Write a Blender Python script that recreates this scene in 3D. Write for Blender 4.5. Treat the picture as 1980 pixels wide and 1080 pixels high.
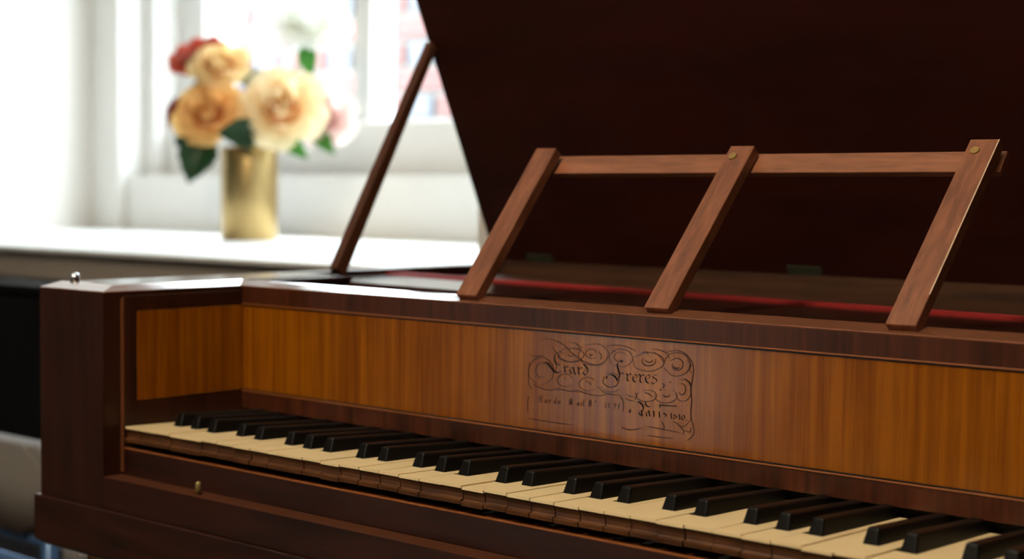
import bpy, bmesh, math, random
from mathutils import Vector, Matrix, Quaternion
random.seed(7)
for o in list(bpy.data.objects): bpy.data.objects.remove(o, do_unlink=True)
SC = bpy.context.scene
COL = SC.collection
LIFT = 0.72          # height of the key tops above the floor; heights below are measured from the key tops

# ------------------------------------------------------------------ camera
cam_d = bpy.data.cameras.new('camera'); cam = bpy.data.objects.new('camera', cam_d); COL.objects.link(cam)
_R = Vector((0.75714276, 0.65316209, 0.01068284)); _U = Vector((-0.04483388, 0.03564252, 0.99835842)); _F = Vector((-0.65170911, 0.7563788, -0.05627026))
m = Matrix((_R, _U, -_F)).transposed().to_4x4(); m.translation = Vector((1.2433, -0.8797, 0.2273 + LIFT))
cam.matrix_world = m
cam_d.sensor_width = 36; cam_d.lens = 3008.97 / 1980 * 36; cam_d.clip_start = 0.02; cam_d.clip_end = 100
cam_d.dof.use_dof = True; cam_d.dof.focus_distance = 1.22; cam_d.dof.aperture_fstop = 4.6; cam_d.dof.aperture_blades = 0
SC.camera = cam
# ------------------------------------------------------------------ sky, daylight portals, exposure
w = bpy.data.worlds.new('overcast_sky'); SC.world = w; w.use_nodes = True
bg = w.node_tree.nodes['Background']; bg.inputs[0].default_value = (0.86, 0.94, 1.0, 1); bg.inputs[1].default_value = 25.0
SC.view_settings.view_transform = 'Standard'; SC.view_settings.look = 'None'
SC.view_settings.exposure = 0.0; SC.view_settings.gamma = 1.0; SC.view_settings.use_curve_mapping = False
def portal(name, loc, rot, sx, sz):
    l = bpy.data.lights.new(name, 'AREA'); l.shape = 'RECTANGLE'; l.size = sx; l.size_y = sz; l.cycles.is_portal = True
    o = bpy.data.objects.new(name, l); COL.objects.link(o); o.location = Vector(loc); o.rotation_euler = rot
portal('window_portal', (-1.33, 1.93, 0.95), (-math.pi/2, 0, 0), 1.85, 1.15)      # emits towards -y (into the room)
portal('added_door_portal', (-1.965, -3.32, -0.06), (math.pi/2, 0, 0), 0.8, 1.35)          # emits towards +y, through the added door

# ------------------------------------------------------------------ materials
def lin(r, g, b):
    f = lambda c: (c/255/12.92) if c/255 <= 0.04045 else ((c/255+0.055)/1.055)**2.4
    return (f(r), f(g), f(b), 1)
def newmat(name):
    m = bpy.data.materials.new(name); m.use_nodes = True
    nt = m.node_tree; return m, nt, nt.nodes['Principled BSDF']
def plain(name, col, rough=0.5, metal=0.0, coat=0.0, noise=0.0, nscale=30, bump=0.0, spec=0.5):
    m, nt, p = newmat(name)
    p.inputs['Base Color'].default_value = col; p.inputs['Roughness'].default_value = rough; p.inputs['Metallic'].default_value = metal
    p.inputs['Coat Weight'].default_value = coat; p.inputs['Specular IOR Level'].default_value = spec
    if noise or bump:
        tc = nt.nodes.new('ShaderNodeTexCoord'); nz = nt.nodes.new('ShaderNodeTexNoise'); nz.inputs['Scale'].default_value = nscale; nz.inputs['Detail'].default_value = 4
        nt.links.new(tc.outputs['Object'], nz.inputs['Vector'])
        if noise:
            mx = nt.nodes.new('ShaderNodeMix'); mx.data_type = 'RGBA'
            mx.inputs[6].default_value = tuple(c*(1-noise) for c in col[:3]) + (1,); mx.inputs[7].default_value = tuple(min(1, c*(1+noise)) for c in col[:3]) + (1,)
            nt.links.new(nz.outputs['Fac'], mx.inputs[0]); nt.links.new(mx.outputs[2], p.inputs['Base Color'])
        if bump:
            b = nt.nodes.new('ShaderNodeBump'); b.inputs['Strength'].default_value = bump; b.inputs['Distance'].default_value = 0.002
            nt.links.new(nz.outputs['Fac'], b.inputs['Height']); nt.links.new(b.outputs['Normal'], p.inputs['Normal'])
    return m
def wood(name, dark, light, stretch, rough=0.3, coat=0.0, streak=None, mid=0.5, contrast=0.25, blotch=0.35, bump=0.05, rot=(0,0,0), spec=0.5, fine=6.0):
    """grain runs along the axis whose stretch factor is smallest"""
    m, nt, p = newmat(name); N = nt.nodes.new; L = nt.links.new
    tc = N('ShaderNodeTexCoord'); mp = N('ShaderNodeMapping'); mp.inputs['Scale'].default_value = stretch; mp.inputs['Rotation'].default_value = rot
    L(tc.outputs['Object'], mp.inputs['Vector'])
    n1 = N('ShaderNodeTexNoise'); n1.inputs['Scale'].default_value = 1.0; n1.inputs['Detail'].default_value = 6; n1.inputs['Roughness'].default_value = 0.6; n1.inputs['Distortion'].default_value = 0.4
    n3 = N('ShaderNodeTexNoise'); n3.inputs['Scale'].default_value = fine; n3.inputs['Detail'].default_value = 3
    n2 = N('ShaderNodeTexNoise'); n2.inputs['Scale'].default_value = 9.0; n2.inputs['Detail'].default_value = 3
    L(mp.outputs[0], n1.inputs['Vector']); L(mp.outputs[0], n3.inputs['Vector']); L(tc.outputs['Object'], n2.inputs['Vector'])
    add = N('ShaderNodeMath'); add.operation = 'MULTIPLY_ADD'; add.inputs[1].default_value = blotch
    L(n2.outputs['Fac'], add.inputs[0]); 
    a2 = N('ShaderNodeMath'); a2.operation = 'MULTIPLY_ADD'; a2.inputs[1].default_value = 0.25; L(n3.outputs['Fac'], a2.inputs[0]); L(n1.outputs['Fac'], a2.inputs[2])
    L(a2.outputs[0], add.inputs[2])
    rp = N('ShaderNodeValToRGB'); c0 = mid + 0.125 + blotch*0.5
    rp.color_ramp.elements[0].position = max(0, c0 - contrast); rp.color_ramp.elements[0].color = dark
    rp.color_ramp.elements[1].position = min(1, c0 + contrast); rp.color_ramp.elements[1].color = light
    L(add.outputs[0], rp.inputs[0]); L(rp.outputs[0], p.inputs['Base Color'])
    p.inputs['Roughness'].default_value = rough; p.inputs['Coat Weight'].default_value = coat; p.inputs['Coat Roughness'].default_value = 0.15; p.inputs['Specular IOR Level'].default_value = spec
    if bump:
        b = N('ShaderNodeBump'); b.inputs['Strength'].default_value = bump; b.inputs['Distance'].default_value = 0.001
        L(n3.outputs['Fac'], b.inputs['Height']); L(b.outputs['Normal'], p.inputs['Normal'])
    return m
MAH_D = (0.010, 0.0026, 0.0014, 1); MAH_L = (0.040, 0.0105, 0.0048, 1)
M = {}
M['mah_x'] = wood('mahogany_along_length', MAH_D, MAH_L, (5, 60, 60), 0.34, spec=0.35)
M['mah_y'] = wood('mahogany_along_depth', MAH_D, MAH_L, (60, 5, 60), 0.30)
M['mah_z'] = wood('mahogany_upright', MAH_D, MAH_L, (70, 70, 4), 0.36, contrast=0.3, spec=0.3)
M['mah_top'] = wood('mahogany_polished_top', MAH_D, MAH_L, (60, 5, 60), 0.16)
M['band'] = wood('mahogany_cross_banding', (0.018, 0.0045, 0.0020, 1), (0.078, 0.021, 0.0080, 1), (95, 60, 5), 0.33, contrast=0.24, spec=0.35)
M['bead'] = plain('lit_mahogany_bead', (0.26, 0.085, 0.025, 1), 0.3, noise=0.2)  # mahogany lightened, so the lit edges are put into the colour
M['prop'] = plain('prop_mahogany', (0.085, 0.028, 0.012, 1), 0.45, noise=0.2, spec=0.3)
M['bead2'] = plain('shadowed_mahogany_edge', (0.115, 0.038, 0.014, 1), 0.4, noise=0.25, nscale=40, spec=0.3)  # same edge wood darkened, its shade put into the colour
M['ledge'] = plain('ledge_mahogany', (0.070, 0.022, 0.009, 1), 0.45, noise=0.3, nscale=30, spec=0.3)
M['rim'] = plain('polished_rim', (0.16, 0.06, 0.03, 1), 0.10, noise=0.2, nscale=60, coat=0.15)
M['satin'] = wood('satinwood', (0.118, 0.026, 0.0008, 1), (0.262, 0.082, 0.0026, 1), (110, 110, 3.0), 0.19, contrast=0.27, blotch=0.40, bump=0.05, fine=4)
M['ink'] = plain('black_ink', (0.003, 0.0025, 0.0025, 1), 0.5, spec=0.15)
M['inkfaint'] = plain('worn_brown_ink', (0.034, 0.010, 0.002, 1), 0.5, spec=0.2)
M['inlay'] = plain('black_inlay_line', (0.006, 0.004, 0.003, 1), 0.4)
M['ivory'] = plain('ivory', (0.86, 0.68, 0.39, 1), 0.30, noise=0.05, nscale=25)
M['ebony'] = plain('ebony', (0.0045, 0.0042, 0.0042, 1), 0.36, spec=0.18)
M['keywood'] = wood('key_front_wood', (0.040, 0.014, 0.004, 1), (0.120, 0.044, 0.012, 1), (40, 40, 90), 0.36)
M['desk'] = wood('desk_mahogany', (0.092, 0.026, 0.010, 1), (0.255, 0.090, 0.040, 1), (130, 25, 25), 0.36, contrast=0.3, bump=0.15, fine=3)
M['deskbar'] = wood('desk_bar_mahogany', (0.120, 0.040, 0.016, 1), (0.300, 0.110, 0.050, 1), (14, 120, 120), 0.36, contrast=0.3, bump=0.1, fine=3)
M['worn'] = plain('worn_bare_edge', (0.62, 0.46, 0.32, 1), 0.6, noise=0.4, nscale=400)
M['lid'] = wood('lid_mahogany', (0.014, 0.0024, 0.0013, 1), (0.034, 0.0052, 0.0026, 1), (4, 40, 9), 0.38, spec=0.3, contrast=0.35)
M['cover'] = wood('varnished_cover_board', (0.020, 0.008, 0.006, 1), (0.055, 0.022, 0.014, 1), (6, 60, 60), 0.13)
M['sound'] = wood('soundboard', (0.030, 0.014, 0.008, 1), (0.085, 0.038, 0.018, 1), (5, 60, 60), 0.6, spec=0.15)
M['red'] = plain('red_cloth', (0.28, 0.007, 0.006, 1), 0.85, noise=0.25, nscale=300, bump=0.3)
M['dark'] = plain('hollow_shade', (0.004, 0.003, 0.003, 1), 0.8)  # near-black puts the shade inside the case into the colour
M['brass'] = plain('aged_brass', (0.42, 0.28, 0.10, 1), 0.35, 0.9, noise=0.25, nscale=200)
M['brassdull'] = plain('dull_brass', (0.30, 0.24, 0.10, 1), 0.5, 0.6, noise=0.25, nscale=200)
M['hinge'] = plain('tarnished_hinge', (0.028, 0.030, 0.014, 1), 0.7, 0.2)
M['steel'] = plain('steel_pin', (0.75, 0.78, 0.82, 1), 0.2, 1.0)
M['white'] = plain('white_paint', (0.82, 0.82, 0.80, 1), 0.45, noise=0.02, nscale=4)
M['wallp'] = plain('cream_wall_paint', (0.74, 0.72, 0.68, 1), 0.7, noise=0.03, nscale=3, bump=0.05)
M['lowwall'] = plain('taupe_wall_paint', (0.36, 0.31, 0.27, 1), 0.7, noise=0.05, nscale=3)
M['darkwall'] = plain('low_fill_wall_paint', (0.07, 0.075, 0.06, 1), 0.7, noise=0.05, nscale=3)  # dark colour invented for unseen walls to keep the front fill low
M['floor'] = wood('oak_floor', (0.07, 0.035, 0.018, 1), (0.15, 0.08, 0.04, 1), (3, 30, 30), 0.4)
M['ceil'] = plain('ceiling_paint', (0.82, 0.81, 0.78, 1), 0.8, noise=0.02, nscale=2)
M['gold'] = plain('gilt_metal', (0.44, 0.315, 0.135, 1), 0.36, 1.0, noise=0.08, nscale=20)
M['blackpaint'] = plain('black_lacquer', (0.004, 0.004, 0.0045, 1), 0.6, spec=0.15)
M['greyfab'] = plain('grey_upholstery', (0.13, 0.118, 0.108, 1), 0.9, noise=0.15, nscale=200, bump=0.3)
M['bluemetal'] = plain('blue_enamelled_steel', (0.05, 0.12, 0.26, 1), 0.3, 0.3)
M['mortar'] = plain('pale_mortar', (0.150, 0.143, 0.132, 1), 0.9, noise=0.08, nscale=40)
M['brickred'] = plain('red_brick', (0.118, 0.055, 0.051, 1), 0.9, noise=0.25, nscale=60, bump=0.3)
M['brickblue'] = plain('blue_grey_brick', (0.086, 0.092, 0.108, 1), 0.9, noise=0.25, nscale=60, bump=0.3)
M['render'] = plain('glow_wall_render', (0.21, 0.17, 0.135, 1), 0.9, noise=0.05, nscale=10)  # surface of the added wall, toned for the nameboard glow
M['tarmac'] = plain('pavement', (0.25, 0.25, 0.24, 1), 0.9, noise=0.2, nscale=20)
M['stem'] = plain('rose_stem', (0.06, 0.16, 0.03, 1), 0.5, noise=0.2)
M['leaf'] = plain('dark_rose_leaf', (0.014, 0.060, 0.016, 1), 0.38, noise=0.35, nscale=60, bump=0.3)
M['leafpale'] = plain('young_rose_leaf', (0.10, 0.34, 0.07, 1), 0.4, noise=0.3, nscale=60)
def petalmat(name, base, tip, trans=0.35):
    m, nt, p = newmat(name); N = nt.nodes.new; L = nt.links.new
    tc = N('ShaderNodeTexCoord'); sp = N('ShaderNodeSeparateXYZ'); L(tc.outputs['UV'], sp.inputs[0])
    nz = N('ShaderNodeTexNoise'); nz.inputs['Scale'].default_value = 12; L(tc.outputs['UV'], nz.inputs['Vector'])
    ad = N('ShaderNodeMath'); ad.operation = 'MULTIPLY_ADD'; ad.inputs[1].default_value = 0.3; L(nz.outputs['Fac'], ad.inputs[0]); L(sp.outputs['Y'], ad.inputs[2])
    rp = N('ShaderNodeValToRGB'); rp.color_ramp.elements[0].position = 0.25; rp.color_ramp.elements[0].color = base
    rp.color_ramp.elements[1].position = 1.05; rp.color_ramp.elements[1].color = tip; L(ad.outputs[0], rp.inputs[0])
    L(rp.outputs[0], p.inputs['Base Color']); p.inputs['Roughness'].default_value = 0.6
    tr = N('ShaderNodeBsdfTranslucent'); L(rp.outputs[0], tr.inputs['Color']); mx = N('ShaderNodeMixShader'); mx.inputs[0].default_value = trans
    L(p.outputs[0], mx.inputs[1]); L(tr.outputs[0], mx.inputs[2]); L(mx.outputs[0], nt.nodes['Material Output'].inputs[0]); return m
M['p_yel'] = petalmat('peach_yellow_petal', (0.80, 0.36, 0.045, 1), (0.92, 0.72, 0.36, 1), .5)
M['p_ora'] = petalmat('apricot_petal', (0.74, 0.25, 0.03, 1), (0.90, 0.56, 0.20, 1), .42)
M['p_cream'] = petalmat('cream_yellow_petal', (0.88, 0.50, 0.08, 1), (0.95, 0.82, 0.54, 1), .55)
M['p_red'] = petalmat('rust_red_petal', (0.22, 0.010, 0.008, 1), (0.55, 0.06, 0.02, 1), 0.25)
M['p_dred'] = petalmat('dark_red_petal', (0.14, 0.004, 0.006, 1), (0.30, 0.015, 0.015, 1), 0.2)
M['p_pink'] = petalmat('pale_pink_petal', (0.75, 0.40, 0.36, 1), (0.88, 0.72, 0.68, 1), 0.65)
M['p_white'] = petalmat('white_petal', (0.80, 0.80, 0.66, 1), (0.90, 0.90, 0.86, 1), 0.7)
def glassmat():
    m = bpy.data.materials.new('window_glass'); m.use_nodes = True; nt = m.node_tree; nt.nodes.clear(); N = nt.nodes.new; L = nt.links.new
    lw = N('ShaderNodeLayerWeight'); pw = N('ShaderNodeMath'); pw.operation = 'POWER'; pw.inputs[1].default_value = 5.0; L(lw.outputs['Facing'], pw.inputs[0])
    fr = N('ShaderNodeMath'); fr.operation = 'MULTIPLY_ADD'; fr.inputs[1].default_value = 0.9; fr.inputs[2].default_value = 0.03; L(pw.outputs[0], fr.inputs[0]); t = N('ShaderNodeBsdfTransparent'); t.inputs[0].default_value = (0.95, 0.97, 0.97, 1)
    g = N('ShaderNodeBsdfGlossy'); g.inputs['Roughness'].default_value = 0.01; mx = N('ShaderNodeMixShader'); o = N('ShaderNodeOutputMaterial')
    L(fr.outputs[0], mx.inputs[0]); L(t.outputs[0], mx.inputs[1]); L(g.outputs[0], mx.inputs[2]); L(mx.outputs[0], o.inputs[0]); return m
M['glass'] = glassmat()
def emitmat(name, col, s):
    m, nt, p = newmat(name); p.inputs['Base Color'].default_value = (0.9, 0.9, 0.88, 1); p.inputs['Emission Color'].default_value = col; p.inputs['Emission Strength'].default_value = s; return m

# ------------------------------------------------------------------ helpers
def wloc(p):
    v = Vector((0, 0, 0))
    while p is not None: v = v + p.location; p = p.parent
    return v
def link(name, me, mat, parent=None, smooth=False):
    if mat is not None: me.materials.append(M[mat] if isinstance(mat, str) else mat)
    if smooth:
        for f in me.polygons: f.use_smooth = True
    o = bpy.data.objects.new(name, me); COL.objects.link(o)
    if parent is not None: o.parent = parent
    return o
def from_bm(name, bm, mat, parent=None, smooth=False, origin=None):
    """bm holds vertices in room coordinates; origin is the object's own base point for top-level meshes"""
    off = wloc(parent) if parent is not None else (Vector(origin) if origin is not None else Vector((0, 0, 0)))
    bmesh.ops.recalc_face_normals(bm, faces=bm.faces)
    bmesh.ops.translate(bm, verts=bm.verts, vec=-off)
    me = bpy.data.meshes.new(name); bm.to_mesh(me); bm.free()
    o = link(name, me, mat, parent, smooth)
    if parent is None and origin is not None: o.location = Vector(origin)
    return o
def b_box(bm, x0, x1, y0, y1, z0, z1, bev=0.0, seg=2):
    r = bmesh.ops.create_cube(bm, size=1.0); vs = r['verts']
    for v in vs: v.co = Vector((x0 + (v.co.x+.5)*(x1-x0), y0 + (v.co.y+.5)*(y1-y0), z0 + (v.co.z+.5)*(z1-z0)))
    if bev > 0:
        es = list({e for v in vs for e in v.link_edges}); bmesh.ops.bevel(bm, geom=es, offset=bev, segments=seg, profile=0.5, affect='EDGES')
    return bm
def box(name, x0, x1, y0, y1, z0, z1, mat, parent=None, bev=0.0, seg=2, origin=None):
    return from_bm(name, b_box(bmesh.new(), x0, x1, y0, y1, z0, z1, bev, seg), mat, parent, False, origin)
def b_prism(bm, prof, axis, a0, a1):
    """prof: closed outline in the two remaining axes (order y,z | x,z | x,y), extruded along axis"""
    def mk(p, a):
        return {'x': (a, p[0], p[1]), 'y': (p[0], a, p[1]), 'z': (p[0], p[1], a)}[axis]
    A = [bm.verts.new(mk(p, a0)) for p in prof]; B = [bm.verts.new(mk(p, a1)) for p in prof]; n = len(prof)
    bm.faces.new(A); bm.faces.new(B[::-1])
    for i in range(n): bm.faces.new((A[i], A[(i+1) % n], B[(i+1) % n], B[i]))
    return bm
def prism(name, prof, axis, a0, a1, mat, parent=None, smooth=False):
    return from_bm(name, b_prism(bmesh.new(), prof, axis, a0, a1), mat, parent, smooth)
def b_lathe(bm, prof, c, seg=32):
    rings = []
    for r, z in prof:
        rings.append([bm.verts.new((c[0] + r*math.cos(2*math.pi*i/seg), c[1] + r*math.sin(2*math.pi*i/seg), c[2] + z)) for i in range(seg)])
    for a, b in zip(rings, rings[1:]):
        for i in range(seg): bm.faces.new((a[i], a[(i+1) % seg], b[(i+1) % seg], b[i]))
    bm.faces.new(rings[0][::-1]); bm.faces.new(rings[-1]); return bm
def lathe(name, prof, c, mat, parent=None, seg=32, origin=None):
    return from_bm(name, b_lathe(bmesh.new(), prof, c, seg), mat, parent, True, origin)
def b_tube(bm, pts, radii, seg=10):
    pts = [Vector(p) for p in pts]; rings = []
    if not isinstance(radii, (list, tuple)): radii = [radii]*len(pts)
    up = Vector((0.13, 0.21, 0.97))
    for i, p in enumerate(pts):
        t = (pts[min(i+1, len(pts)-1)] - pts[max(i-1, 0)]).normalized()
        a = t.cross(up); a = a.normalized() if a.length > 1e-4 else Vector((1, 0, 0)); b = t.cross(a)
        rings.append([bm.verts.new(p + radii[i]*(math.cos(2*math.pi*k/seg)*a + math.sin(2*math.pi*k/seg)*b)) for k in range(seg)])
    for a, b in zip(rings, rings[1:]):
        for k in range(seg): bm.faces.new((a[k], a[(k+1) % seg], b[(k+1) % seg], b[k]))
    bm.faces.new(rings[0][::-1]); bm.faces.new(rings[-1]); return bm
def tube(name, pts, radii, mat, parent=None, seg=10, origin=None):
    return from_bm(name, b_tube(bmesh.new(), pts, radii, seg), mat, parent, True, origin)
def bar(name, p0, p1, width, thick, wdir, mat, parent=None, w1=None, bev=0.0006):
    """rectangular bar from p0 to p1; width along wdir, thickness along the third axis"""
    p0, p1 = Vector(p0), Vector(p1); t = (p1-p0).normalized(); wd = Vector(wdir); wd = (wd - t*wd.dot(t)).normalized(); n = t.cross(wd)
    w1 = width if w1 is None else w1; bm = bmesh.new(); vs = []
    for p, ww in ((p0, width), (p1, w1)):
        for s, q in ((-1, -1), (1, -1), (1, 1), (-1, 1)): vs.append(bm.verts.new(p + wd*s*ww/2 + n*q*thick/2))
    for f in ((0, 1, 2, 3), (7, 6, 5, 4), (0, 4, 5, 1), (1, 5, 6, 2), (2, 6, 7, 3), (3, 7, 4, 0)): bm.faces.new([vs[i] for i in f])
    if bev: bmesh.ops.bevel(bm, geom=list(bm.edges), offset=bev, segments=1, affect='EDGES')
    return from_bm(name, bm, mat, parent)
def thing(name, label, cat, loc, group=None):
    o = bpy.data.objects.new(name, None); COL.objects.link(o); o.location = Vector(loc); o.empty_display_size = 0.05
    o['label'] = label; o['category'] = cat
    if group: o['group'] = group
    return o
def tag(o, label, cat, group=None):
    o['label'] = label; o['category'] = cat
    if group: o['group'] = group
    return o
def struct(o, label=None):
    o['kind'] = 'structure'
    if label: o['label'] = label
    return o

# ------------------------------------------------------------------ the room
FL = -LIFT; CE = 1.98; XL, XR, YF, YB = -3.3, 3.0, -3.2, 0.80
SILL = 0.1118; YW = 1.674; WX0, WX1 = -2.519, -0.27
struct(box('floor', XL-.2, XR+.2, YF-.2, YB+.2, FL-.1, FL, 'floor'))
struct(box('ceiling', XL-.2, XR+.2, YF-.2, 2.2, CE, CE+.1, 'ceil'))
struct(box('wall_left', XL-.15, XL, YF, YB, FL, CE, 'darkwall'))
struct(box('wall_right', XR, XR+.15, YF, YB, FL, CE, 'darkwall'))
# back wall with the deep window embrasure
bw = box('wall_back', XL, WX0, YB, 2.0, FL, CE, 'wallp'); struct(bw)
box('wall_pier', WX1, XR, YB, 2.0, FL, CE, 'wallp', bw)
box('wall_lintel', WX0, WX1, YB, 2.0, 1.62, CE, 'wallp', bw)
box('wall_apron', WX0, WX1, YB, 2.0, FL, SILL-.010, 'lowwall', bw)
box('wall_dado', XL, WX0, YB-.004, YB, FL, SILL-.010, 'lowwall', bw)
box('wall_dado', WX1, XR, YB-.004, YB, FL, SILL-.010, 'lowwall', bw)
# front wall with an unseen glazed door, added for the nameboard glow
DX0, DX1, DZ1 = -2.35, -1.58, 0.60
fw = box('wall_front', XL, DX0, YF-.2, YF, FL, CE, 'darkwall'); struct(fw)
box('wall_pier', DX1, XR, YF-.2, YF, FL, CE, 'darkwall', fw)
box('wall_lintel', DX0, DX1, YF-.2, YF, DZ1, CE, 'darkwall', fw)
d1 = box('added_glow_door', DX0, DX0+.10, YF-.12, YF-.06, FL, DZ1, 'white'); struct(d1)
for a, b in ((DX1-.10, DX1), (-1.96, -1.84)): box('stile', a, b, YF-.12, YF-.06, FL, DZ1, 'white', d1, .003)
for a, b in ((FL, -.62), (-.27, -.20), (DZ1-.1, DZ1)):
    for xa, xb in ((DX0+.1, -1.96), (-1.84, DX1-.1)): box('rail', xa, xb, YF-.115, YF-.065, a, b, 'white', d1, .003)
for a, b in ((-.62, -.27), (-.20, DZ1-.1)):
    for xa, xb in ((DX0+.1, -1.96), (-1.84, DX1-.1)): box('pane', xa, xb, YF-.092, YF-.088, a, b, 'glass', d1)
# window sill and stepped window frame
sl = box('sill', WX0-.0, WX1+.0, YB-.02, YW+.3, SILL-.010, SILL, 'white', None, .004); sl.name = 'trim_1'; struct(sl)
GY = 1.9026; GX0 = -2.2421
w1 = box('window_1', WX0, -2.3945, YW, 2.0, SILL, 1.62, 'white', None, .004); struct(w1)
box('jamb_stop', -2.3945, -2.3468, 1.7599, 2.0, SILL, 1.62, 'white', w1, .003)
box('stile', -2.3468, GX0, 1.8483, 1.96, SILL, 1.62, 'white', w1, .003)
box('stile', -0.42, WX1, YW, 2.0, SILL, 1.62, 'white', w1, .004)
box('bottom_panel', -2.3945, -0.42, 1.70, 2.0, SILL, 0.262, 'white', w1, .003)
box('bottom_rail', -2.3468, -0.42, 1.80, 1.96, 0.262, 0.396, 'white', w1, .006)
box('top_rail', -2.3468, -0.42, 1.84, 1.96, 1.50, 1.62, 'white', w1, .006)
for a in (-1.659, -1.013): box('mullion', a, a+.063, 1.865, 1.95, 0.396, 1.50, 'white', w1, .006)
for a, b in ((GX0, -1.659), (-1.596, -1.013), (-.95, -.42)): box('pane', a, b, GY+.001, GY+.005, 0.396, 1.50, 'glass', w1)

gw = tag(box('glow_screen_wall', -6, 3, -5.2, -5.0, FL-.2, 1.9, 'render', None, 0, 2, (-1.7, -5.1, FL-.2)), 'unseen wall added beyond the glazed door to temper its glow', 'wall')  # unseen wall added to hold back the sky glow on the nameboard
# outside: pavement and the brick house across the yard
struct(box('ground_outside', -14, 8, 2.02, 3.4, FL-.3, FL-.2, 'tarmac'))
bh = thing('brick_house', 'overexposed house wall of red and blue-grey bricks seen through the window', 'building', (-3, 3.4, FL-.2))
box('wall', -12, 3, 3.412, 3.8, FL-.2, 1.55, 'mortar', bh)
box('coping', -12, 3, 3.36, 3.85, 1.55, 1.63, 'mortar', bh, .01)
bmeshes = {}
def brick_mesh(L, mat):
    k = (L, mat)
    if k not in bmeshes:
        bm = bmesh.new(); b_box(bm, 0, L, 0, .03, 0, .078, .004, 1); me = bpy.data.meshes.new('brick'); bm.to_mesh(me); bm.free(); me.materials.append(M[mat]); bmeshes[k] = me
    return bmeshes[k]
for r in range(13):
    x = -4.4 - (0.225 if r % 2 else 0); k = 0
    while x < -1.75:
        L, mt = (.275, 'brickred') if k % 2 == 0 else (.128, 'brickblue')
        o = bpy.data.objects.new('brick', brick_mesh(L, mt)); COL.objects.link(o); o.parent = bh
        o.location = Vector((x + random.uniform(-.003, .003), 3.392 + random.uniform(-.002, .002), .20 + r*.102)) - bh.location; x += L + .024; k += 1

# ------------------------------------------------------------------ ceiling lamp, added unseen behind the camera to light the keys
LX, LY = 0.55, -1.15
lp = thing('added_ceiling_lamp', 'unseen round opal lamp added to light the keys from above', 'lamp', (LX, LY, CE))
lathe('base', [(.07, 0), (.075, -.03), (.02, -.045), (.016, -.30)], (LX, LY, CE), 'brass', lp)
lathe('lamp_shade', [(.03, -.30), (.12, -.33), (.155, -.40), (.14, -.47), (.07, -.52), (.01, -.53)], (LX, LY, CE), emitmat('added_lamp_glass', (1.0, 0.84, 0.62, 1), 108.0), lp)

# ------------------------------------------------------------------ the square piano
P = thing('square_piano', 'antique mahogany square piano with raised lid and open keyboard', 'piano', (0.66, 0.32, FL))
XO, XI, XLN = -0.1135, -0.0068, -0.003           # outer side, cheek inner face, lining face
YFR, NB, YBK = -0.0209, 0.1452, 0.668            # front, nameboard, back
ZT, ZLG, ZPL, ZBT = 0.1335, -0.0471, -0.0777, -0.130
KW = 0.023; NK = 40; XKR = NK*KW + 0.003; XR2 = 1.46
RIMZ = ZT - .0055
# left cheek and case walls
box('left_cheek', XO, XI, YFR, 0.30, ZPL, RIMZ, 'mah_z', P, .0008)
box('left_wall', XO, XO+.022, 0.30, YBK, ZPL, RIMZ, 'mah_y', P)
box('right_cheek', XKR+.004, XR2, YFR, NB+.02, ZPL, RIMZ, 'mah_z', P, .0008)
box('right_wall', XR2-.022, XR2, NB+.02, YBK, ZPL, RIMZ, 'mah_y', P)
box('back_wall', XO, XR2, YBK-.022, YBK, ZPL, ZT-.004, 'sound', P)
def bull(x0, x1, y0, y1): return None
# top plates with rounded polished rims and a dark inlay line
RW = .0190; RWF = .0260
def polished_rim():                               # one bevelled moulding, mitred round the cheek and along the nameboard
    y0 = NB-.0012; lo = [(XO, YFR), (XI, YFR), (XI, y0), (XKR+.004, y0)]; hi = [(XO, YFR+RWF), (XI-RW, YFR+RWF), (XI-RW, y0+RW), (XKR+.004, y0+RW)]
    bm = bmesh.new(); rows = []
    for (a, b), (c, d) in zip(lo, hi):
        ux, uy = a-c, b-d; f = .0006/RW
        rows.append([bm.verts.new(v) for v in ((c, d, RIMZ-.0005), (a, b, RIMZ-.0005), (a+ux*f*.4, b+uy*f*.4, RIMZ+.0003), (a-ux*f, b-uy*f, RIMZ+.0009), (c+ux*.25, d+uy*.25, ZT-.0010), (c, d, ZT))])
    for p, q in zip(rows, rows[1:]):
        for k in range(6): bm.faces.new((p[k], p[(k+1) % 6], q[(k+1) % 6], q[k]))
    bm.faces.new(rows[0]); bm.faces.new(rows[-1][::-1]); return from_bm('polished_rim', bm, 'rim', P)
polished_rim()
box('inlay_line', XI-RW-.0022, XI-RW, YFR+RWF, 0.30, RIMZ, ZT-.0001, 'inlay', P)
box('top_plate', XO, XI-RW-.0022, YFR+RWF, 0.30, RIMZ, ZT-.0003, 'mah_top', P, .0005)
box('top_plate', XO, XO+.022, 0.30, YBK, RIMZ, ZT-.0003, 'mah_top', P, .0005)
box('corner_block', XI-RW, XI+.002, NB+.0178, 0.30, RIMZ, ZT-.0008, 'mah_top', P, .0004)
box('top_plate', XKR+.004, XR2, YFR, NB+.02, RIMZ, ZT, 'mah_top', P, .002)
box('top_plate', XR2-.022, XR2, NB+.02, YBK, RIMZ, ZT, 'mah_top', P, .0005)
# cheek lining with its satinwood panel
lg = box('cheek_lining', XI, XLN, 0.0, NB+.004, ZLG, RIMZ-.004, 'mah_z', P, .0008)
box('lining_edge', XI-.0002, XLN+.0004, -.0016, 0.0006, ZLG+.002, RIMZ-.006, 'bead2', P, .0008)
box('cheek_panel', XLN-.0003, XLN+.0005, 0.0150, NB, 0.0226, 0.1090, 'satin', P, .0003)
box('cheek_lining', XKR, XKR+.004, 0.0, NB+.004, ZLG, RIMZ-.004, 'mah_z', P, .0008)
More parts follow.
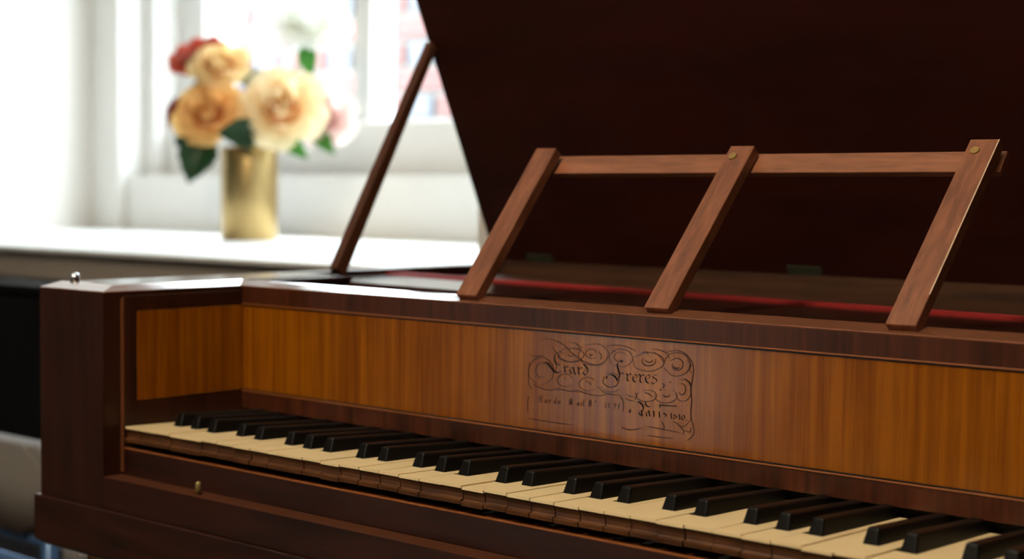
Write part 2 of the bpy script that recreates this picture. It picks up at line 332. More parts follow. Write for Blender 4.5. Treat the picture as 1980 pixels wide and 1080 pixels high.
# nameboard
XN0, XN1 = XLN, XKR
nbd = box('nameboard', XN0, XN1, NB, NB+.010, 0.0226, 0.1088, 'satin', P)
box('lower_rail', XN0, XN1, NB-.0012, NB+.010, 0.0035, 0.0206, 'band', P, .0004)
box('bead', XN0, XN1, NB-.0020, NB+.004, 0.0204, 0.0216, 'bead', P, .0004)
box('inlay_line', XN0, XN1, NB-.0004, NB+.004, 0.0216, 0.0230, 'inlay', P)
box('inlay_line', XN0, XN1, NB-.0004, NB+.004, 0.1082, 0.1095, 'inlay', P)
box('bead', XN0, XN1, NB-.0020, NB+.004, 0.1095, 0.1107, 'bead', P, .0004)
XJ = 0.4697
box('upper_rail', XN0, XJ-.0001, NB-.0012, NB+.010, 0.1107, RIMZ, 'band', P, .0003)
box('upper_rail', XJ+.0001, XN1, NB-.0012, NB+.010, 0.1107, RIMZ, 'band', P, .0003)
# front rail with ledge, key slip, plinth, bottom
box('front_rail', XI, XKR+.004, YFR, 0.0, ZPL, ZLG-.0002, 'mah_x', P, .0006)
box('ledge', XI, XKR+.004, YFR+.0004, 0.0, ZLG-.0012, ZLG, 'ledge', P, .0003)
box('key_slip', XI+.0015, XKR+.0025, 0.0, 0.012, ZLG, -0.0222, 'mah_x', P, .0004)
box('slip_edge', XI+.0020, XKR+.002, -.0003, 0.0115, -0.0225, -0.0212, 'bead', P, .0004)
prism('plinth', [(YFR-.0045, ZPL-.0008), (YFR-.0035, ZPL), (YBK+.004, ZPL), (YBK+.004, ZBT+.01), (YBK-.006, ZBT), (YFR+.008, ZBT), (YFR-.0045, ZBT+.008)], 'x', XO-.0045, XR2+.0045, 'mah_x', P)
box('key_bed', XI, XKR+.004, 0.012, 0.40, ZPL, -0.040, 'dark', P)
lathe('ledge_pin', [(.0028, 0), (.0028, .009), (.0022, .011), (.0008, .0118)], (0.1265, -0.0125, ZLG), 'brassdull', P, 16)
lathe('lid_pin', [(.0055, 0), (.005, .004), (.0045, .0070), (.0015, .0085)], (-0.1085, 0.016, ZT-.0005), 'steel', P, 16)
# legs
for lx in (-0.065, 1.40):
    for ly in (0.045, 0.60):
        lg = lathe('leg', [(.034, -.018), (.030, -.05), (.026, -.08), (.029, -.14), (.027, -.30), (.018, -.52), (.020, -.54), (.012, -.56), (.012, FL-ZBT)], (lx, ly, ZBT), 'mah_z', P)
        lathe('leg_collar', [(.037, 0), (.039, -.004), (.036, -.010), (.038, -.014), (.035, -.018)], (lx, ly, ZBT), 'brass', lg)
# keys: naturals F..c, mouldings on the fronts; sharps between
LET = [(3 + i) % 7 for i in range(NK)]            # 0 = C ... starts on F
HASUP = {0: 1, 1: 1, 2: 0, 3: 1, 4: 1, 5: 1, 6: 0}
SOFF = {3: .0045, 4: .0075, 5: .0100, 0: .0053, 1: .0092}
SHX = {i: (i+1)*KW + SOFF[LET[i]] for i in range(NK-1) if HASUP[LET[i]]}
YS, YE = 0.0385, 0.150; GAP = .00042; SW = .0118
TILT = math.radians(2.0); random.seed(3)
for i in range(NK):
    x0, x1 = i*KW + GAP, (i+1)*KW - GAP
    tl = SHX[i-1] + SW/2 + .0004 if (i-1) in SHX else x0
    tr = SHX[i] - SW/2 - .0004 if i in SHX else x1
    tl = max(x0, tl); tr = min(x1, tr) if i in SHX else x1
    dz, dy = random.uniform(-.0007, .0006), random.uniform(-.0006, .0004)
    bm = bmesh.new()
    pr = [(.0, -.0022), (.0005, -.0036), (.0016, -.0066), (.0018, -.0098), (.0012, -.0108), (-.0012, -.0112), (-.0014, -.0118), (-.0009, -.0148), (.0385, -.0148), (.0385, -.0022)]
    b_prism(bm, pr, 'x', x0, x1); b_box(bm, tl, tr, .0385, YE, -.0155, -.0022)
    bmesh.ops.rotate(bm, verts=bm.verts, cent=(0, 0, 0), matrix=Matrix.Rotation(-TILT, 3, 'X'))
    bmesh.ops.translate(bm, verts=bm.verts, vec=(0, dy, dz)); k = from_bm('natural_key', bm, 'keywood', P)
    bm = bmesh.new(); b_prism(bm, [(x0, -.0009), (x1, -.0009), (x1, YS-.0006), (tr, YS-.0006), (tr, YE), (tl, YE), (tl, YS-.0006), (x0, YS-.0006)] if tl > x0 and tr < x1 else
        ([(x0, -.0009), (x1, -.0009), (x1, YS-.0006), (tr, YS-.0006), (tr, YE), (x0, YE)] if tr < x1 else ([(x0, -.0009), (x1, -.0009), (x1, YE), (tl, YE), (tl, YS-.0006), (x0, YS-.0006)] if tl > x0 else [(x0, -.0009), (x1, -.0009), (x1, YE), (x0, YE)])), 'z', -.0022, 0)
    bmesh.ops.rotate(bm, verts=bm.verts, cent=(0, 0, 0), matrix=Matrix.Rotation(-TILT, 3, 'X'))
    bmesh.ops.translate(bm, verts=bm.verts, vec=(0, dy, dz)); from_bm('ivory_plate', bm, 'ivory', k)
bm = bmesh.new()
h0, h1 = .0118, .0090; yb = YE
V = [bm.verts.new(c) for c in ((-SW/2, YS, 0), (SW/2, YS, 0), (SW/2, yb, 0), (-SW/2, yb, 0), (-SW/2+.0016, YS+.0042, h0), (SW/2-.0016, YS+.0042, h0), (SW/2-.0014, yb, h1), (-SW/2+.0014, yb, h1), (-SW/2, YS, -.012), (SW/2, YS, -.012), (SW/2, yb, -.012), (-SW/2, yb, -.012))]
for f in ((4, 5, 6, 7), (0, 1, 5, 4), (1, 2, 6, 5), (2, 3, 7, 6), (3, 0, 4, 7), (8, 9, 1, 0), (9, 10, 2, 1), (10, 11, 3, 2), (11, 8, 0, 3), (11, 10, 9, 8)): bm.faces.new([V[i] for i in f])
tops = [e for e in bm.edges if all(v.co.z > .005 for v in e.verts)] + [e for e in bm.edges if {e.verts[0], e.verts[1]} in ({V[0], V[4]}, {V[1], V[5]})]
bmesh.ops.bevel(bm, geom=tops, offset=.0018, segments=4, profile=0.5, affect='EDGES')
bmesh.ops.recalc_face_normals(bm, faces=bm.faces)
bmesh.ops.rotate(bm, verts=bm.verts, cent=(0, 0, 0), matrix=Matrix.Rotation(-TILT, 3, 'X'))
sme = bpy.data.meshes.new('sharp_key'); bm.to_mesh(sme); bm.free(); sme.materials.append(M['ebony'])
for i, sx in SHX.items():
    o = bpy.data.objects.new('sharp_key', sme); COL.objects.link(o); o.parent = P
    o.location = Vector((sx, random.uniform(-.0008, .0008), random.uniform(-.0003, .0004))) - P.location
# interior: cover board with hand slot, red listing cloth, soundboard, shade-coloured block for the hollow
ZC = 0.1270
bm = bmesh.new(); b_prism(bm, [(-.0905, .302), (.405, .254), (.420, .246), (.428, .230), (.428, NB+.019), (1.435, NB+.019), (1.435, .282), (-.0905, .436)], 'z', ZC-.010, ZC)
bmesh.ops.bevel(bm, geom=[e for e in bm.edges if all(v.co.z > ZC-.001 for v in e.verts)], offset=.003, segments=3, affect='EDGES')
from_bm('cover_board', bm, 'cover', P)
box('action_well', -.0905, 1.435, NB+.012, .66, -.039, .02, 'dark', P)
prism('red_cloth_strip', [(-.0905, .436), (1.435, .282), (1.435, .306), (-.0905, .460)], 'z', ZC-.012, ZC+.0020, 'red', P)
prism('soundboard', [(-.0905, .461), (1.435, .307), (1.435, YBK-.022), (-.0905, YBK-.022)], 'z', ZC-.016, ZC-.006, 'sound', P)
# lid, hinged along the back and leaning forward
LA = math.radians(25.3); Ld = Vector((0, -math.sin(LA), math.cos(LA))); Ln = Vector((0, -math.cos(LA), -math.sin(LA)))
H0 = Vector((0, 0.6615, ZT)); LL = 0.64; TH = .018
bm = bmesh.new(); vs = []
for x in (XO-.002, XR2+.002):
    for a, b in ((0, 0), (LL, 0), (LL, TH), (0, TH)): q = H0 + Ld*a - Ln*b; vs.append(bm.verts.new((x, q.y, q.z)))
for f in ((0, 1, 2, 3), (7, 6, 5, 4), (0, 4, 5, 1), (1, 5, 6, 2), (2, 6, 7, 3), (3, 7, 4, 0)): bm.faces.new([vs[i] for i in f])
bmesh.ops.bevel(bm, geom=list(bm.edges), offset=.003, segments=2, affect='EDGES')
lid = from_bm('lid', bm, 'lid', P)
box('hinge_rail', XO, XR2, YBK-.010, YBK, ZT-.0045, ZT+.0035, 'sound', P, .0006)
for hx in (-.033, .353, 1.0, 1.35):
    h = H0 + Ld*.010 + Ln*.001
    bar('hinge', (hx-.022, h.y, h.z), (hx+.022, h.y, h.z), .012, .0014, Ld, 'hinge', lid)
# lid prop
pa, pb = Vector((-.088, .354, ZT-.002)), Vector((-.106, .528, .408))
bar('lid_prop', pa, pb, .019, .012, (0, 1, -.4), 'prop', P, .0125, .001)
# music desk: three leaning uprights screwed to a cross bar
UP = [(.305, .305, .2597, .2667), (.513, .513, .2737, .2667), (.7277, .7277, .2837, .2697)]
for (xa, xb, yt, zt), nm in zip(UP, (0, 1, 2)):
    a = Vector((xa, NB+.0035, ZT-.001)); b = Vector((xb, yt, zt)); t = (b-a).normalized(); nrm = Vector((-1, 0, 0)).cross(t)
    u = bar('desk_upright', a + Vector((0, .0012, -.0012)), b + Vector((0, .0012, -.0012)), .0240, .0105, (1, 0, 0), 'desk', P, None, .0005)
    if nm == 2:
        e = Vector((.01195, 0, 0)) - nrm*0; ed = bar('worn_edge', a + e*1.0 + Vector((0, -.0026, .0026)) + t*.03, b + e + Vector((0, -.0026, .0026)) - t*.001, .0009, .0007, (1, 0, 0), 'worn', u, None, 0)
        ed['label'] = 'pale worn edge'
    if nm > 0:
        s = b - t*.013 + Vector((-.004, -.0029, .0027)); bm = bmesh.new(); bmesh.ops.create_cone(bm, cap_ends=True, segments=20, radius1=.0042, radius2=.0036, depth=.0016)
        bmesh.ops.rotate(bm, verts=bm.verts, cent=(0, 0, 0), matrix=Vector((0, 0, 1)).rotation_difference(Vector((0, -.72, .69))).to_matrix())
        bmesh.ops.translate(bm, verts=bm.verts, vec=s); from_bm('screw', bm, 'brass', u)['label'] = 'round brass screw head'
bar('desk_bar', (.292, .2555+.0085, .2512), (.7415, .2785+.0085, .2530), .0225, .006, (0, .68, .73), 'deskbar', P, None, .0005)

# inscription on the nameboard, traced on the board as broad-nib strokes
HM = [0.69668714, 0.0007138, 366.90622894, 0.06994003, -0.45239518, 110.83170612, 0.00028657, -1.564e-05]
def board(u, v):                                   # tracing grid -> millimetres on the board
    d = HM[6]*u + HM[7]*v + 1; return Vector(((HM[0]*u + HM[1]*v + HM[2])/d/1000, (HM[3]*u + HM[4]*v + HM[5])/d/1000))
def smooth_poly(pts, n=6):
    if len(pts) < 3: return [Vector(p) for p in pts]
    P_ = [Vector(pts[0])*2 - Vector(pts[1])] + [Vector(p) for p in pts] + [Vector(pts[-1])*2 - Vector(pts[-2])]; out = []
    for i in range(1, len(P_)-2):
        a, b, c, d = P_[i-1:i+3]
        for k in range(n):
            t = k/n; out.append(0.5*((2*b) + (c-a)*t + (2*a-5*b+4*c-d)*t*t + (3*b-a-3*c+d)*t**3))
    out.append(P_[-2]); return out
def stroke(bm, pts, w, nib=None, y=NB-.0002):
    """pts in board metres; nib = fixed pen angle for lettering, None for an even line"""
    L = smooth_poly(pts); A = []; B = []
    for i, p in enumerate(L):
        if nib is None:
            t = (L[min(i+1, len(L)-1)] - L[max(i-1, 0)]); n = Vector((-t.y, t.x)).normalized()*w/2
            n = n*(0.45 + 0.55*math.sin(math.pi*(i+.5)/len(L)))
        else: n = Vector((math.cos(nib), math.sin(nib)))*w/2
        A.append(p+n); B.append(p-n)
    VA = [bm.verts.new((p.x, y, p.y)) for p in A]; VB = [bm.verts.new((p.x, y, p.y)) for p in B]
    VC = [bm.verts.new((p.x, y+.0003, p.y)) for p in A]; VD = [bm.verts.new((p.x, y+.0003, p.y)) for p in B]
    for i in range(len(L)-1):
        bm.faces.new((VA[i], VA[i+1], VB[i+1], VB[i])); bm.faces.new((VA[i], VC[i], VC[i+1], VA[i+1])); bm.faces.new((VB[i], VB[i+1], VD[i+1], VD[i]))
def tr(pts, ox, oy, s): return [board(ox + x/s - 1000, oy + y/s - 630) for x, y in pts]
NIB = math.radians(35)
bm = bmesh.new()
A1 = (1010, 640, 7.717)
for pts, wd in [([(325, 465), (375, 475), (420, 530), (470, 592), (525, 618), (585, 600)], .0017), ([(485, 350), (478, 400), (488, 450), (512, 500)], .0013), ([(535, 360), (548, 392)], .0016), ([(485, 350), (520, 325), (570, 310), (598, 325)], .0005),
                ([(512, 500), (500, 550), (480, 590)], .0006), ([(535, 490), (552, 508)], .0012), ([(565, 400), (640, 440), (740, 462), (890, 438)], .0006),
                ([(618, 520), (630, 545), (632, 595), (648, 612)], .0013), ([(645, 545), (665, 520), (680, 535)], .0011),
                ([(735, 545), (706, 572), (712, 610), (742, 636)], .0012), ([(722, 540), (760, 545), (768, 600), (790, 648)], .0013), ([(715, 590), (760, 580)], .0004),
                ([(824, 535), (838, 560), (838, 620), (856, 640)], .0013), ([(850, 565), (872, 540), (890, 556)], .0012),
                ([(905, 488), (950, 530), (974, 570), (965, 625), (938, 656)], .0013), ([(938, 656), (908, 625), (915, 590), (955, 575)], .0011)]:
    stroke(bm, tr(pts, *A1), wd, NIB)
A2 = (1160, 660, 7.716)
for pts, wd in [([(98, 555), (102, 515), (150, 492), (205, 505), (250, 560), (258, 590)], .0016), ([(258, 320), (262, 380), (280, 440), (292, 500), (285, 540)], .0015), ([(262, 320), (285, 295), (310, 270)], .0005), ([(308, 278), (330, 308)], .0015), ([(295, 500), (320, 465), (352, 482)], .0011),
                ([(392, 475), (408, 500), (404, 560), (424, 590)], .0012), ([(420, 505), (442, 478), (462, 495)], .0011),
                ([(525, 488), (492, 525), (494, 575), (528, 608)], .0012), ([(520, 485), (550, 510), (535, 540), (500, 552)], .0007),
                ([(582, 488), (602, 515), (596, 590), (618, 615)], .0012), ([(612, 520), (634, 492), (655, 510)], .0011),
                ([(715, 490), (682, 530), (684, 585), (722, 622)], .0013), ([(712, 490), (742, 515), (725, 550), (690, 562)], .0007),
                ([(845, 500), (815, 500), (790, 530), (835, 560), (846, 590), (805, 628), (770, 610)], .0010), ([(935, 625), (955, 640)], .0010), ([(1040, 600), (1055, 610)], .0009)]:
    stroke(bm, tr(pts, *A2), wd, NIB)
A3 = (1010, 740, 5.657)
for pts, wd in [([(1235, 218), (1265, 205), (1300, 228), (1322, 270), (1300, 330)], .0014), ([(1345, 210), (1355, 245), (1385, 262)], .0012), ([(1385, 262), (1430, 248)], .0006), ([(1500, 235), (1505, 268)], .0012), ([(1515, 235), (1580, 250), (1690, 248)], .0007),
                ([(1290, 300), (1275, 330), (1305, 358)], .0011), ([(1300, 300), (1312, 362)], .0011), ([(1375, 305), (1355, 335), (1362, 362)], .0011), ([(1380, 300), (1392, 365)], .0012), ([(1432, 305), (1440, 370)], .0012), ([(1445, 318), (1465, 305)], .0010),
                ([(1495, 315), (1500, 378)], .0012), ([(1570, 318), (1540, 330), (1575, 355), (1545, 385)], .0010), ([(1625, 330), (1632, 392)], .0010), ([(1680, 340), (1655, 350), (1690, 375), (1668, 395), (1655, 378), (1685, 352)], .0007), ([(1715, 342), (1722, 400)], .0010),
                ([(1762, 350), (1740, 375), (1755, 405), (1775, 380), (1762, 350)], .0008), ([(1795, 408), (1800, 412)], .0009)]:
    stroke(bm, tr(pts, *A3), wd, NIB)
from_bm('inscription', bm, 'ink', nbd)['label'] = 'black-letter maker inscription Erard Freres, Paris 1810'
bm = bmesh.new()                                   # the worn address line
def italics(seq, x, slope, y0, h):
    for dx, strokes in seq:
        for st in strokes: stroke(bm, tr([(x + px*h*.5, y0 + (x + px*h*.5)*slope - py*h) for px, py in st], *A3), .0008, NIB)
        x += dx
R_ = [[(0, 0), (.2, 1)], [(.2, 1), (.8, .9), (.7, .55), (.2, .5)], [(.35, .5), (.8, 0)]]
u_ = [[(.1, .5), (.0, .1), (.3, 0), (.5, .5)], [(.5, .5), (.5, 0)]]; e_ = [[(.0, .25), (.4, .35), (.3, .52), (.05, .35), (.1, .02), (.45, .1)]]
d_ = [[(.4, .45), (.05, .4), (.05, .05), (.35, .05), (.6, 1)], [(.45, .3), (.45, 0)]]; a_ = [[(.4, .45), (.05, .4), (.05, .05), (.35, .08), (.45, .5)], [(.45, .5), (.45, 0)]]
M_ = [[(0, 0), (.3, 1)], [(.3, 1), (.5, 0)], [(.5, 0), (.9, 1)], [(.9, 1), (.9, 0)]]; i_ = [[(.1, .5), (.1, 0)], [(.14, .72), (.16, .76)]]; l_ = [[(.25, 1), (.05, .1), (.25, 0)]]
N_ = [[(0, 0), (.2, 1)], [(.2, 1), (.6, 0)], [(.6, 0), (.8, 1)]]; o_ = [[(.1, .8), (.25, .95), (.35, .8), (.2, .7), (.1, .8)]]
n1 = [[(.1, 0), (.25, .8)]]; n3 = [[(.0, .7), (.3, .8), (.35, .55), (.15, .42)], [(.15, .42), (.4, .3), (.25, 0), (0, .1)]]; n2 = [[(.0, .6), (.25, .8), (.4, .55), (.0, .02), (.45, .05)]]
italics([(62, R_), (42, u_), (60, e_), (42, d_), (70, u_)], 185, .085, 195, 72)
italics([(92, M_), (40, a_), (24, i_), (60, l_), (64, N_), (56, o_)], 508, .085, 195, 72)
italics([(26, n1), (70, n3), (46, n2), (60, n1)], 905, .085, 195, 72)
italics([(50, a_)], 1165, .085, 225, 76)
from_bm('address_line', bm, 'inkfaint', nbd)['label'] = 'faded italic address line Rue du Mail'
bm = bmesh.new(); A0 = (1000, 630, 4.125)
def spiral(cx, cy, rx, ry, t0, t1, r1=1.0, w=.00055):
    n = max(6, int(abs(t1-t0)*7)); stroke(bm, tr([(cx + rx*(1 + (r1-1)*k/n)*math.cos(2*math.pi*(t0 + (t1-t0)*k/n)), cy + ry*(1 + (r1-1)*k/n)*math.sin(2*math.pi*(t0 + (t1-t0)*k/n))) for k in range(n+1)], *A0), w)
def line(pts, w=.0006): stroke(bm, tr(pts, *A0), w)
line([(175, 108), (230, 100), (300, 112), (370, 150), (430, 210), (500, 262), (560, 292), (640, 312), (705, 295)]); line([(280, 165), (310, 210), (330, 225)]); line([(425, 130), (470, 140), (495, 165), (490, 185)])
spiral(425, 230, 108, 55, .55, -.45); line([(400, 230), (430, 240), (462, 228)], .0008)
spiral(605, 225, 122, 88, .62, -.35); spiral(595, 215, 60, 45, .15, 1.0, .6); line([(575, 225), (585, 235), (600, 225)], .0009); line([(650, 205), (670, 235), (665, 265)])
line([(705, 165), (760, 152), (830, 155), (890, 172), (945, 200)]); spiral(825, 255, 95, 72, .35, -.6); spiral(820, 250, 55, 45, .9, .1, .7); line([(775, 200), (782, 206)], .0009)
spiral(1045, 285, 128, 75, .55, -.42); spiral(1045, 275, 62, 46, -.05, .6, .8, .0008); spiral(1050, 268, 30, 22, .02, .5, .9, .0009); line([(985, 215), (1030, 205), (1045, 232)])
spiral(1272, 305, 108, 95, .45, -.5); spiral(1272, 310, 62, 58, -.4, .55, .6, .0007); line([(1245, 320), (1265, 338), (1292, 330)], .0012); line([(1080, 185), (1130, 190), (1190, 215), (1215, 262)]); line([(1085, 205), (1130, 235), (1170, 290)])
line([(1195, 205), (1280, 195), (1345, 225), (1395, 290), (1405, 360), (1395, 440), (1385, 510), (1392, 600), (1385, 670), (1388, 740), (1405, 800), (1405, 865), (1360, 912)], .0009)
line([(1360, 270), (1385, 310), (1372, 345), (1385, 370)]); line([(1330, 415), (1375, 450), (1385, 480)], .0008)
spiral(1320, 515, 70, 92, -.3, .45, .9); spiral(1310, 510, 40, 55, -.3, .4, .6, .0008); spiral(1185, 555, 90, 58, .55, -.15); spiral(1190, 545, 28, 20, .05, .5, .9, .0009); spiral(1030, 555, 82, 48, .6, -.3); line([(1015, 530), (1045, 538), (1075, 560)], .0008)
line([(935, 590), (950, 555), (940, 530)]); line([(870, 545), (900, 560), (935, 562)]); line([(1160, 495), (1175, 470)], .0009); line([(1140, 500), (1143, 515)], .0011)
spiral(190, 360, 100, 112, .3, 1.25); spiral(195, 360, 62, 75, .95, .15, .6); line([(95, 290), (88, 380), (95, 470), (120, 500)]); line([(110, 230), (150, 242), (220, 232)])
line([(130, 465), (190, 495), (260, 512), (330, 500), (420, 520), (480, 515), (560, 540), (640, 555), (720, 545), (830, 552)], .0007)
spiral(385, 430, 72, 58, .1, .95, .8); line([(378, 420), (388, 428)], .0009); spiral(565, 460, 78, 58, .12, .9, .85); line([(548, 440), (575, 452), (590, 468)], .0008); spiral(745, 430, 70, 62, -.35, .6, .9, .0007); spiral(750, 440, 95, 85, .12, .42)
line([(640, 480), (690, 525), (760, 545)]); line([(820, 560), (840, 590), (848, 640), (842, 680)], .0007)
line([(870, 570), (885, 590), (930, 598)]); line([(1130, 635), (1180, 632), (1270, 640)]); line([(830, 805), (880, 825), (940, 825), (990, 812)], .0007)
line([(1240, 760), (1275, 775), (1300, 800), (1345, 790), (1385, 740)]); line([(1300, 805), (1325, 830), (1325, 862)]); line([(1150, 760), (1172, 800), (1165, 835)]); line([(1340, 835), (1375, 845), (1385, 815)])
line([(85, 690), (82, 620), (90, 560)], .0008); line([(95, 735), (180, 752), (300, 770), (430, 785)], .0007); line([(1040, 800), (1120, 815), (1200, 830), (1290, 850)]); line([(1040, 870), (1130, 885), (1240, 895)])
from_bm('flourish', bm, plain('sepia_ink', (0.026, 0.008, 0.003, 1), 0.5, spec=0.2), nbd)['label'] = 'thin sepia scrollwork around the inscription'

# ------------------------------------------------------------------ vase and flowers on the sill
VC = Vector((-1.480, 1.378, SILL)); VR, VH = .0625, .208
vs = thing('vase', 'tall cylindrical gold metal vase on the white window sill', 'vase', VC)
lathe('body', [(VR-.004, 0), (VR, .003), (VR+.0005, VH*.5), (VR+.001, VH-.003), (VR, VH), (VR-.003, VH), (VR-.004, .01)], VC, 'gold', vs, 64)
def petal_mesh(name, R, H, tilt, span, curl, mat, rip):
    """one petal: part of a cup of radius R and height H, opened by tilt, tip rolled back by curl"""
    NU, NV = 10, 8; bm = bmesh.new(); uvl = bm.loops.layers.uv.new('UVMap'); g = []
    for j in range(NV+1):
        v = j/NV; row = []
        wv = math.sin(min(1, v*1.25 + .12)*math.pi/2)*(1 - 0.55*max(0, v-.62)/.38*max(0, v-.62)/.38)
        for i in range(NU+1):
            u = -1 + 2*i/NU; ang = u*span*wv; rad = R*(.18 + .82*math.sin(v*math.pi/2)**.8) + tilt*R*v*v + curl*R*max(0, v-.7)/.3*.35
            h = H*v*(1 - .16*u*u*v) - curl*H*(max(0, v-.75)/.25)**2*.22 + rip*H*math.sin(5*u + 2*R*90)*v*.04
            row.append(bm.verts.new((rad*math.cos(ang), rad*math.sin(ang), h)))
        g.append(row)
    for j in range(NV):
        for i in range(NU):
            f = bm.faces.new((g[j][i], g[j][i+1], g[j+1][i+1], g[j+1][i])); f.smooth = True
            for lp_, (a, b) in zip(f.loops, ((i, j), (i+1, j), (i+1, j+1), (i, j+1))): lp_[uvl].uv = (a/NU, b/NV)
    me = bpy.data.meshes.new(name); bm.to_mesh(me); bm.free(); me.materials.append(M[mat]); return me
def leaf(name, base, tip, width, up, mat, parent):
    base, tip, up = Vector(base), Vector(tip), Vector(up); t = tip-base; s = t.cross(up).normalized(); n = s.cross(t).normalized(); bm = bmesh.new(); g = []
    NV = 10
    for j in range(NV+1):
        v = j/NV; wd = width*math.sin(math.pi*v**.8)*.5 + .0008
        row = []
        for i in range(-3, 4):
            u = i/3; row.append(bm.verts.new(base + t*v + s*u*wd*(1 + .05*(-1)**j) + n*(abs(u)*wd*.35 - t.length*.18*v*v)))
        g.append(row)
    for j in range(NV):
        for i in range(6): bm.faces.new((g[j][i], g[j][i+1], g[j+1][i+1], g[j+1][i]))
    bmesh.ops.solidify(bm, geom=bm.faces[:], thickness=.0006); return from_bm(name, bm, mat, parent, True)
def flower(name, label, centre, R, axis, mat, rings, leaves=()):
    """bloom centred at centre, opening along axis, on a stem that runs down into the vase"""
    R *= .80; c = Vector(centre); ax = Vector(axis).normalized(); H = R*1.15; base = c - ax*H*.5
    foot = VC + Vector((random.uniform(-.03, .03), random.uniform(-.03, .03), .012))
    T = thing(name, label, 'flower', foot, 'cut flowers in the gold vase')
    q = Vector((0, 0, 1)).rotation_difference(ax)
    for k, (rf, hf, tilt, span, curl, n) in enumerate(rings):
        me = petal_mesh('petal', R*rf, H*hf, tilt, span, curl, mat, 1.0)
        for j in range(n):
            o = bpy.data.objects.new('petal', me); COL.objects.link(o); o.parent = T
            o.rotation_mode = 'QUATERNION'; o.rotation_quaternion = q @ Quaternion((0, 0, 1), 2*math.pi*(j + .37*k)/n + random.uniform(-.1, .1))
            o.location = base - wloc(T)
    mid = VC + Vector((0, 0, VH+.01)); mid = mid + (base - mid)*.25; mid.z = min(mid.z, base.z)
    pts = smooth3([foot, VC + (foot-VC)*.3 + Vector((0, 0, VH*.8)), mid, base - ax*.03, base + ax*.004])
    tube('stem', pts, .0032, 'stem', T, 8)
    for lb, lt, wd, mt in leaves: leaf('leaf', lb, lt, wd, (.65, -.75, .15), mt, T)
    return T
def smooth3(pts, n=5):
    P_ = [Vector(pts[0])*2 - Vector(pts[1])] + [Vector(p) for p in pts] + [Vector(pts[-1])*2 - Vector(pts[-2])]; out = []
    for i in range(1, len(P_)-2):
        a, b, c, d = P_[i-1:i+3]
        for k in range(n):
            t = k/n; out.append(0.5*((2*b) + (c-a)*t + (2*a-5*b+4*c-d)*t*t + (3*b-a-3*c+d)*t**3))
    out.append(P_[-2]); return out
ROSE = [(.22, 1.04, -.02, 1.6, -.2, 2), (.36, 1.06, -.02, 1.35, .0, 3), (.52, 1.06, -.03, 1.15, .15, 3), (.68, 1.02, -.02, 1.0, .35, 4), (.84, .94, .02, .9, .6, 5), (.98, .80, .06, .85, .8, 5), (1.05, .58, .18, .8, 1.0, 5)]
FULL = [(.2+.13*k, 1.0-.07*k, .05+.08*k, .55, .5, 5+k) for k in range(6)]
flower('yellow_rose', 'peach-yellow rose at the top of the bouquet', (-1.533, 1.337, .505), .058, (.45, -.50, .65), 'p_yel', ROSE)
flower('apricot_rose', 'apricot rose lowest on the left of the bouquet', (-1.506, 1.284, .395), .067, (.45, -.65, .45), 'p_ora', ROSE,
       [((-1.507, 1.280, .345), (-1.504, 1.224, .245), .088, 'leaf'), ((-1.53, 1.28, .36), (-1.585, 1.246, .322), .06, 'leaf'), ((-1.530, 1.320, .458), (-1.575, 1.285, .452), .04, 'leaf')])
flower('cream_rose', 'large cream-yellow rose facing the piano on the right of the bouquet', (-1.385, 1.390, .408), .082, (.60, -.62, .40), 'p_cream', ROSE,
       [((-1.408, 1.346, .345), (-1.436, 1.258, .350), .066, 'leaf'), ((-1.405, 1.395, .352), (-1.327, 1.407, .300), .042, 'leafpale')])
flower('rust_red_carnation', 'rust-red carnation behind the topmost yellow rose', (-1.621, 1.345, .527), .066, (.2, -.5, .6), 'p_red', FULL)
flower('dark_red_rose', 'dark red rose half hidden behind the apricot rose', (-1.642, 1.300, .404), .042, (-.4, -.6, .4), 'p_dred', ROSE)
flower('pink_rose', 'pale pink rose at the right edge of the bouquet', (-1.405, 1.535, .395), .062, (.6, -.5, .3), 'p_pink', ROSE,
       [((-1.42, 1.52, .36), (-1.345, 1.50, .315), .04, 'leafpale')])
flower('white_rose', 'tall white rose leaning over the right of the bouquet', (-1.483, 1.560, .615), .078, (.4, -.4, .7), 'p_white', ROSE,
       [((-1.475, 1.537, .56), (-1.44, 1.522, .486), .045, 'leafpale')])
flower('pink_bud', 'small salmon-pink bud between the yellow roses', (-1.518, 1.454, .492), .026, (.1, -.3, .9), 'p_pink', ROSE[:4],
       [((-1.505, 1.40, .492), (-1.449, 1.375, .442), .05, 'leaf')])

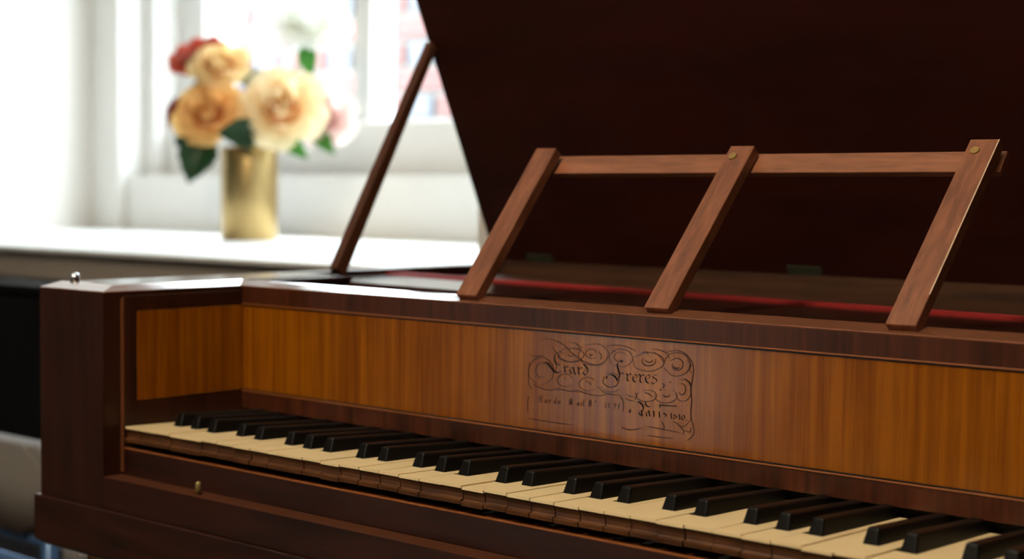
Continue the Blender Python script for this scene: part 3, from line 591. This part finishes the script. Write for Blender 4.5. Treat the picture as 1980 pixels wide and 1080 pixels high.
# ------------------------------------------------------------------ furniture glimpsed at the far left
cb = thing('black_cabinet', 'black lacquered low cabinet under the window behind the grey chair', 'cabinet', (-1.25, .74, FL))
box('body', -1.75, -.62, .67, .79, FL+.05, .034, 'blackpaint', cb, .004)
box('top', -1.77, -.60, .66, .79, .034, .052, 'blackpaint', cb, .004)
for a, b in ((-1.74, -1.19), (-1.18, -.63)):
    dd = box('door', a, b, .658, .672, FL+.07, .025, 'blackpaint', cb, .003); box('handle', (b-.04 if a < -1.5 else a+.03), (b-.03 if a < -1.5 else a+.04), .646, .658, -.40, -.28, 'blackpaint', dd, .002)
box('base', -1.72, -.65, .69, .78, FL, FL+.05, 'blackpaint', cb)
ch = thing('grey_chair', 'grey upholstered chair with blue steel frame at the left edge', 'chair', (-.80, .43, FL))
def rounded(x0, x1, z0, z1, r, n=8):
    o = []
    for cx, cz, a in ((x1-r, z1-r, 0), (x0+r, z1-r, 1), (x0+r, z0+r, 2), (x1-r, z0+r, 3)):
        for k in range(n+1): t = math.pi/2*(a + k/n); o.append((cx + r*math.cos(t), cz + r*math.sin(t)))
    return o
CX = -.775
bm = bmesh.new(); b_prism(bm, rounded(CX-.22, CX+.225, -.238, -.119, .055), 'y', .26, .30)
bmesh.ops.bevel(bm, geom=[e for e in bm.edges if abs(e.verts[0].co.y - e.verts[1].co.y) < 1e-5], offset=.008, segments=3, affect='EDGES'); from_bm('backrest', bm, 'greyfab', ch, True)
tube('back_rail', [(CX-.215, .28, -.247), (CX+.215, .28, -.247)], .0088, 'bluemetal', ch, 12)
bm = bmesh.new(); b_box(bm, CX-.22, CX+.24, .30, .62, -.300, -.262, .012, 3); from_bm('seat', bm, 'greyfab', ch)
tube('seat_rail', [(CX-.215, .27, -.285), (CX+.215, .27, -.285)], .011, 'bluemetal', ch, 12)
for s_ in (-1, 1):
    tube('leg', [(CX+s_*.215, .27, FL+.001), (CX+s_*.215, .275, -.45), (CX+s_*.205, .28, -.14)], .011, 'bluemetal', ch, 12)
    tube('leg', [(CX+s_*.215, .58, FL+.001), (CX+s_*.215, .57, -.30)], .011, 'bluemetal', ch, 12)

# ------------------------------------------------------------------ lift everything so that the floor lies at height zero
for o in list(COL.objects):
    if o.parent is None and o is not cam: o.location.z += LIFT
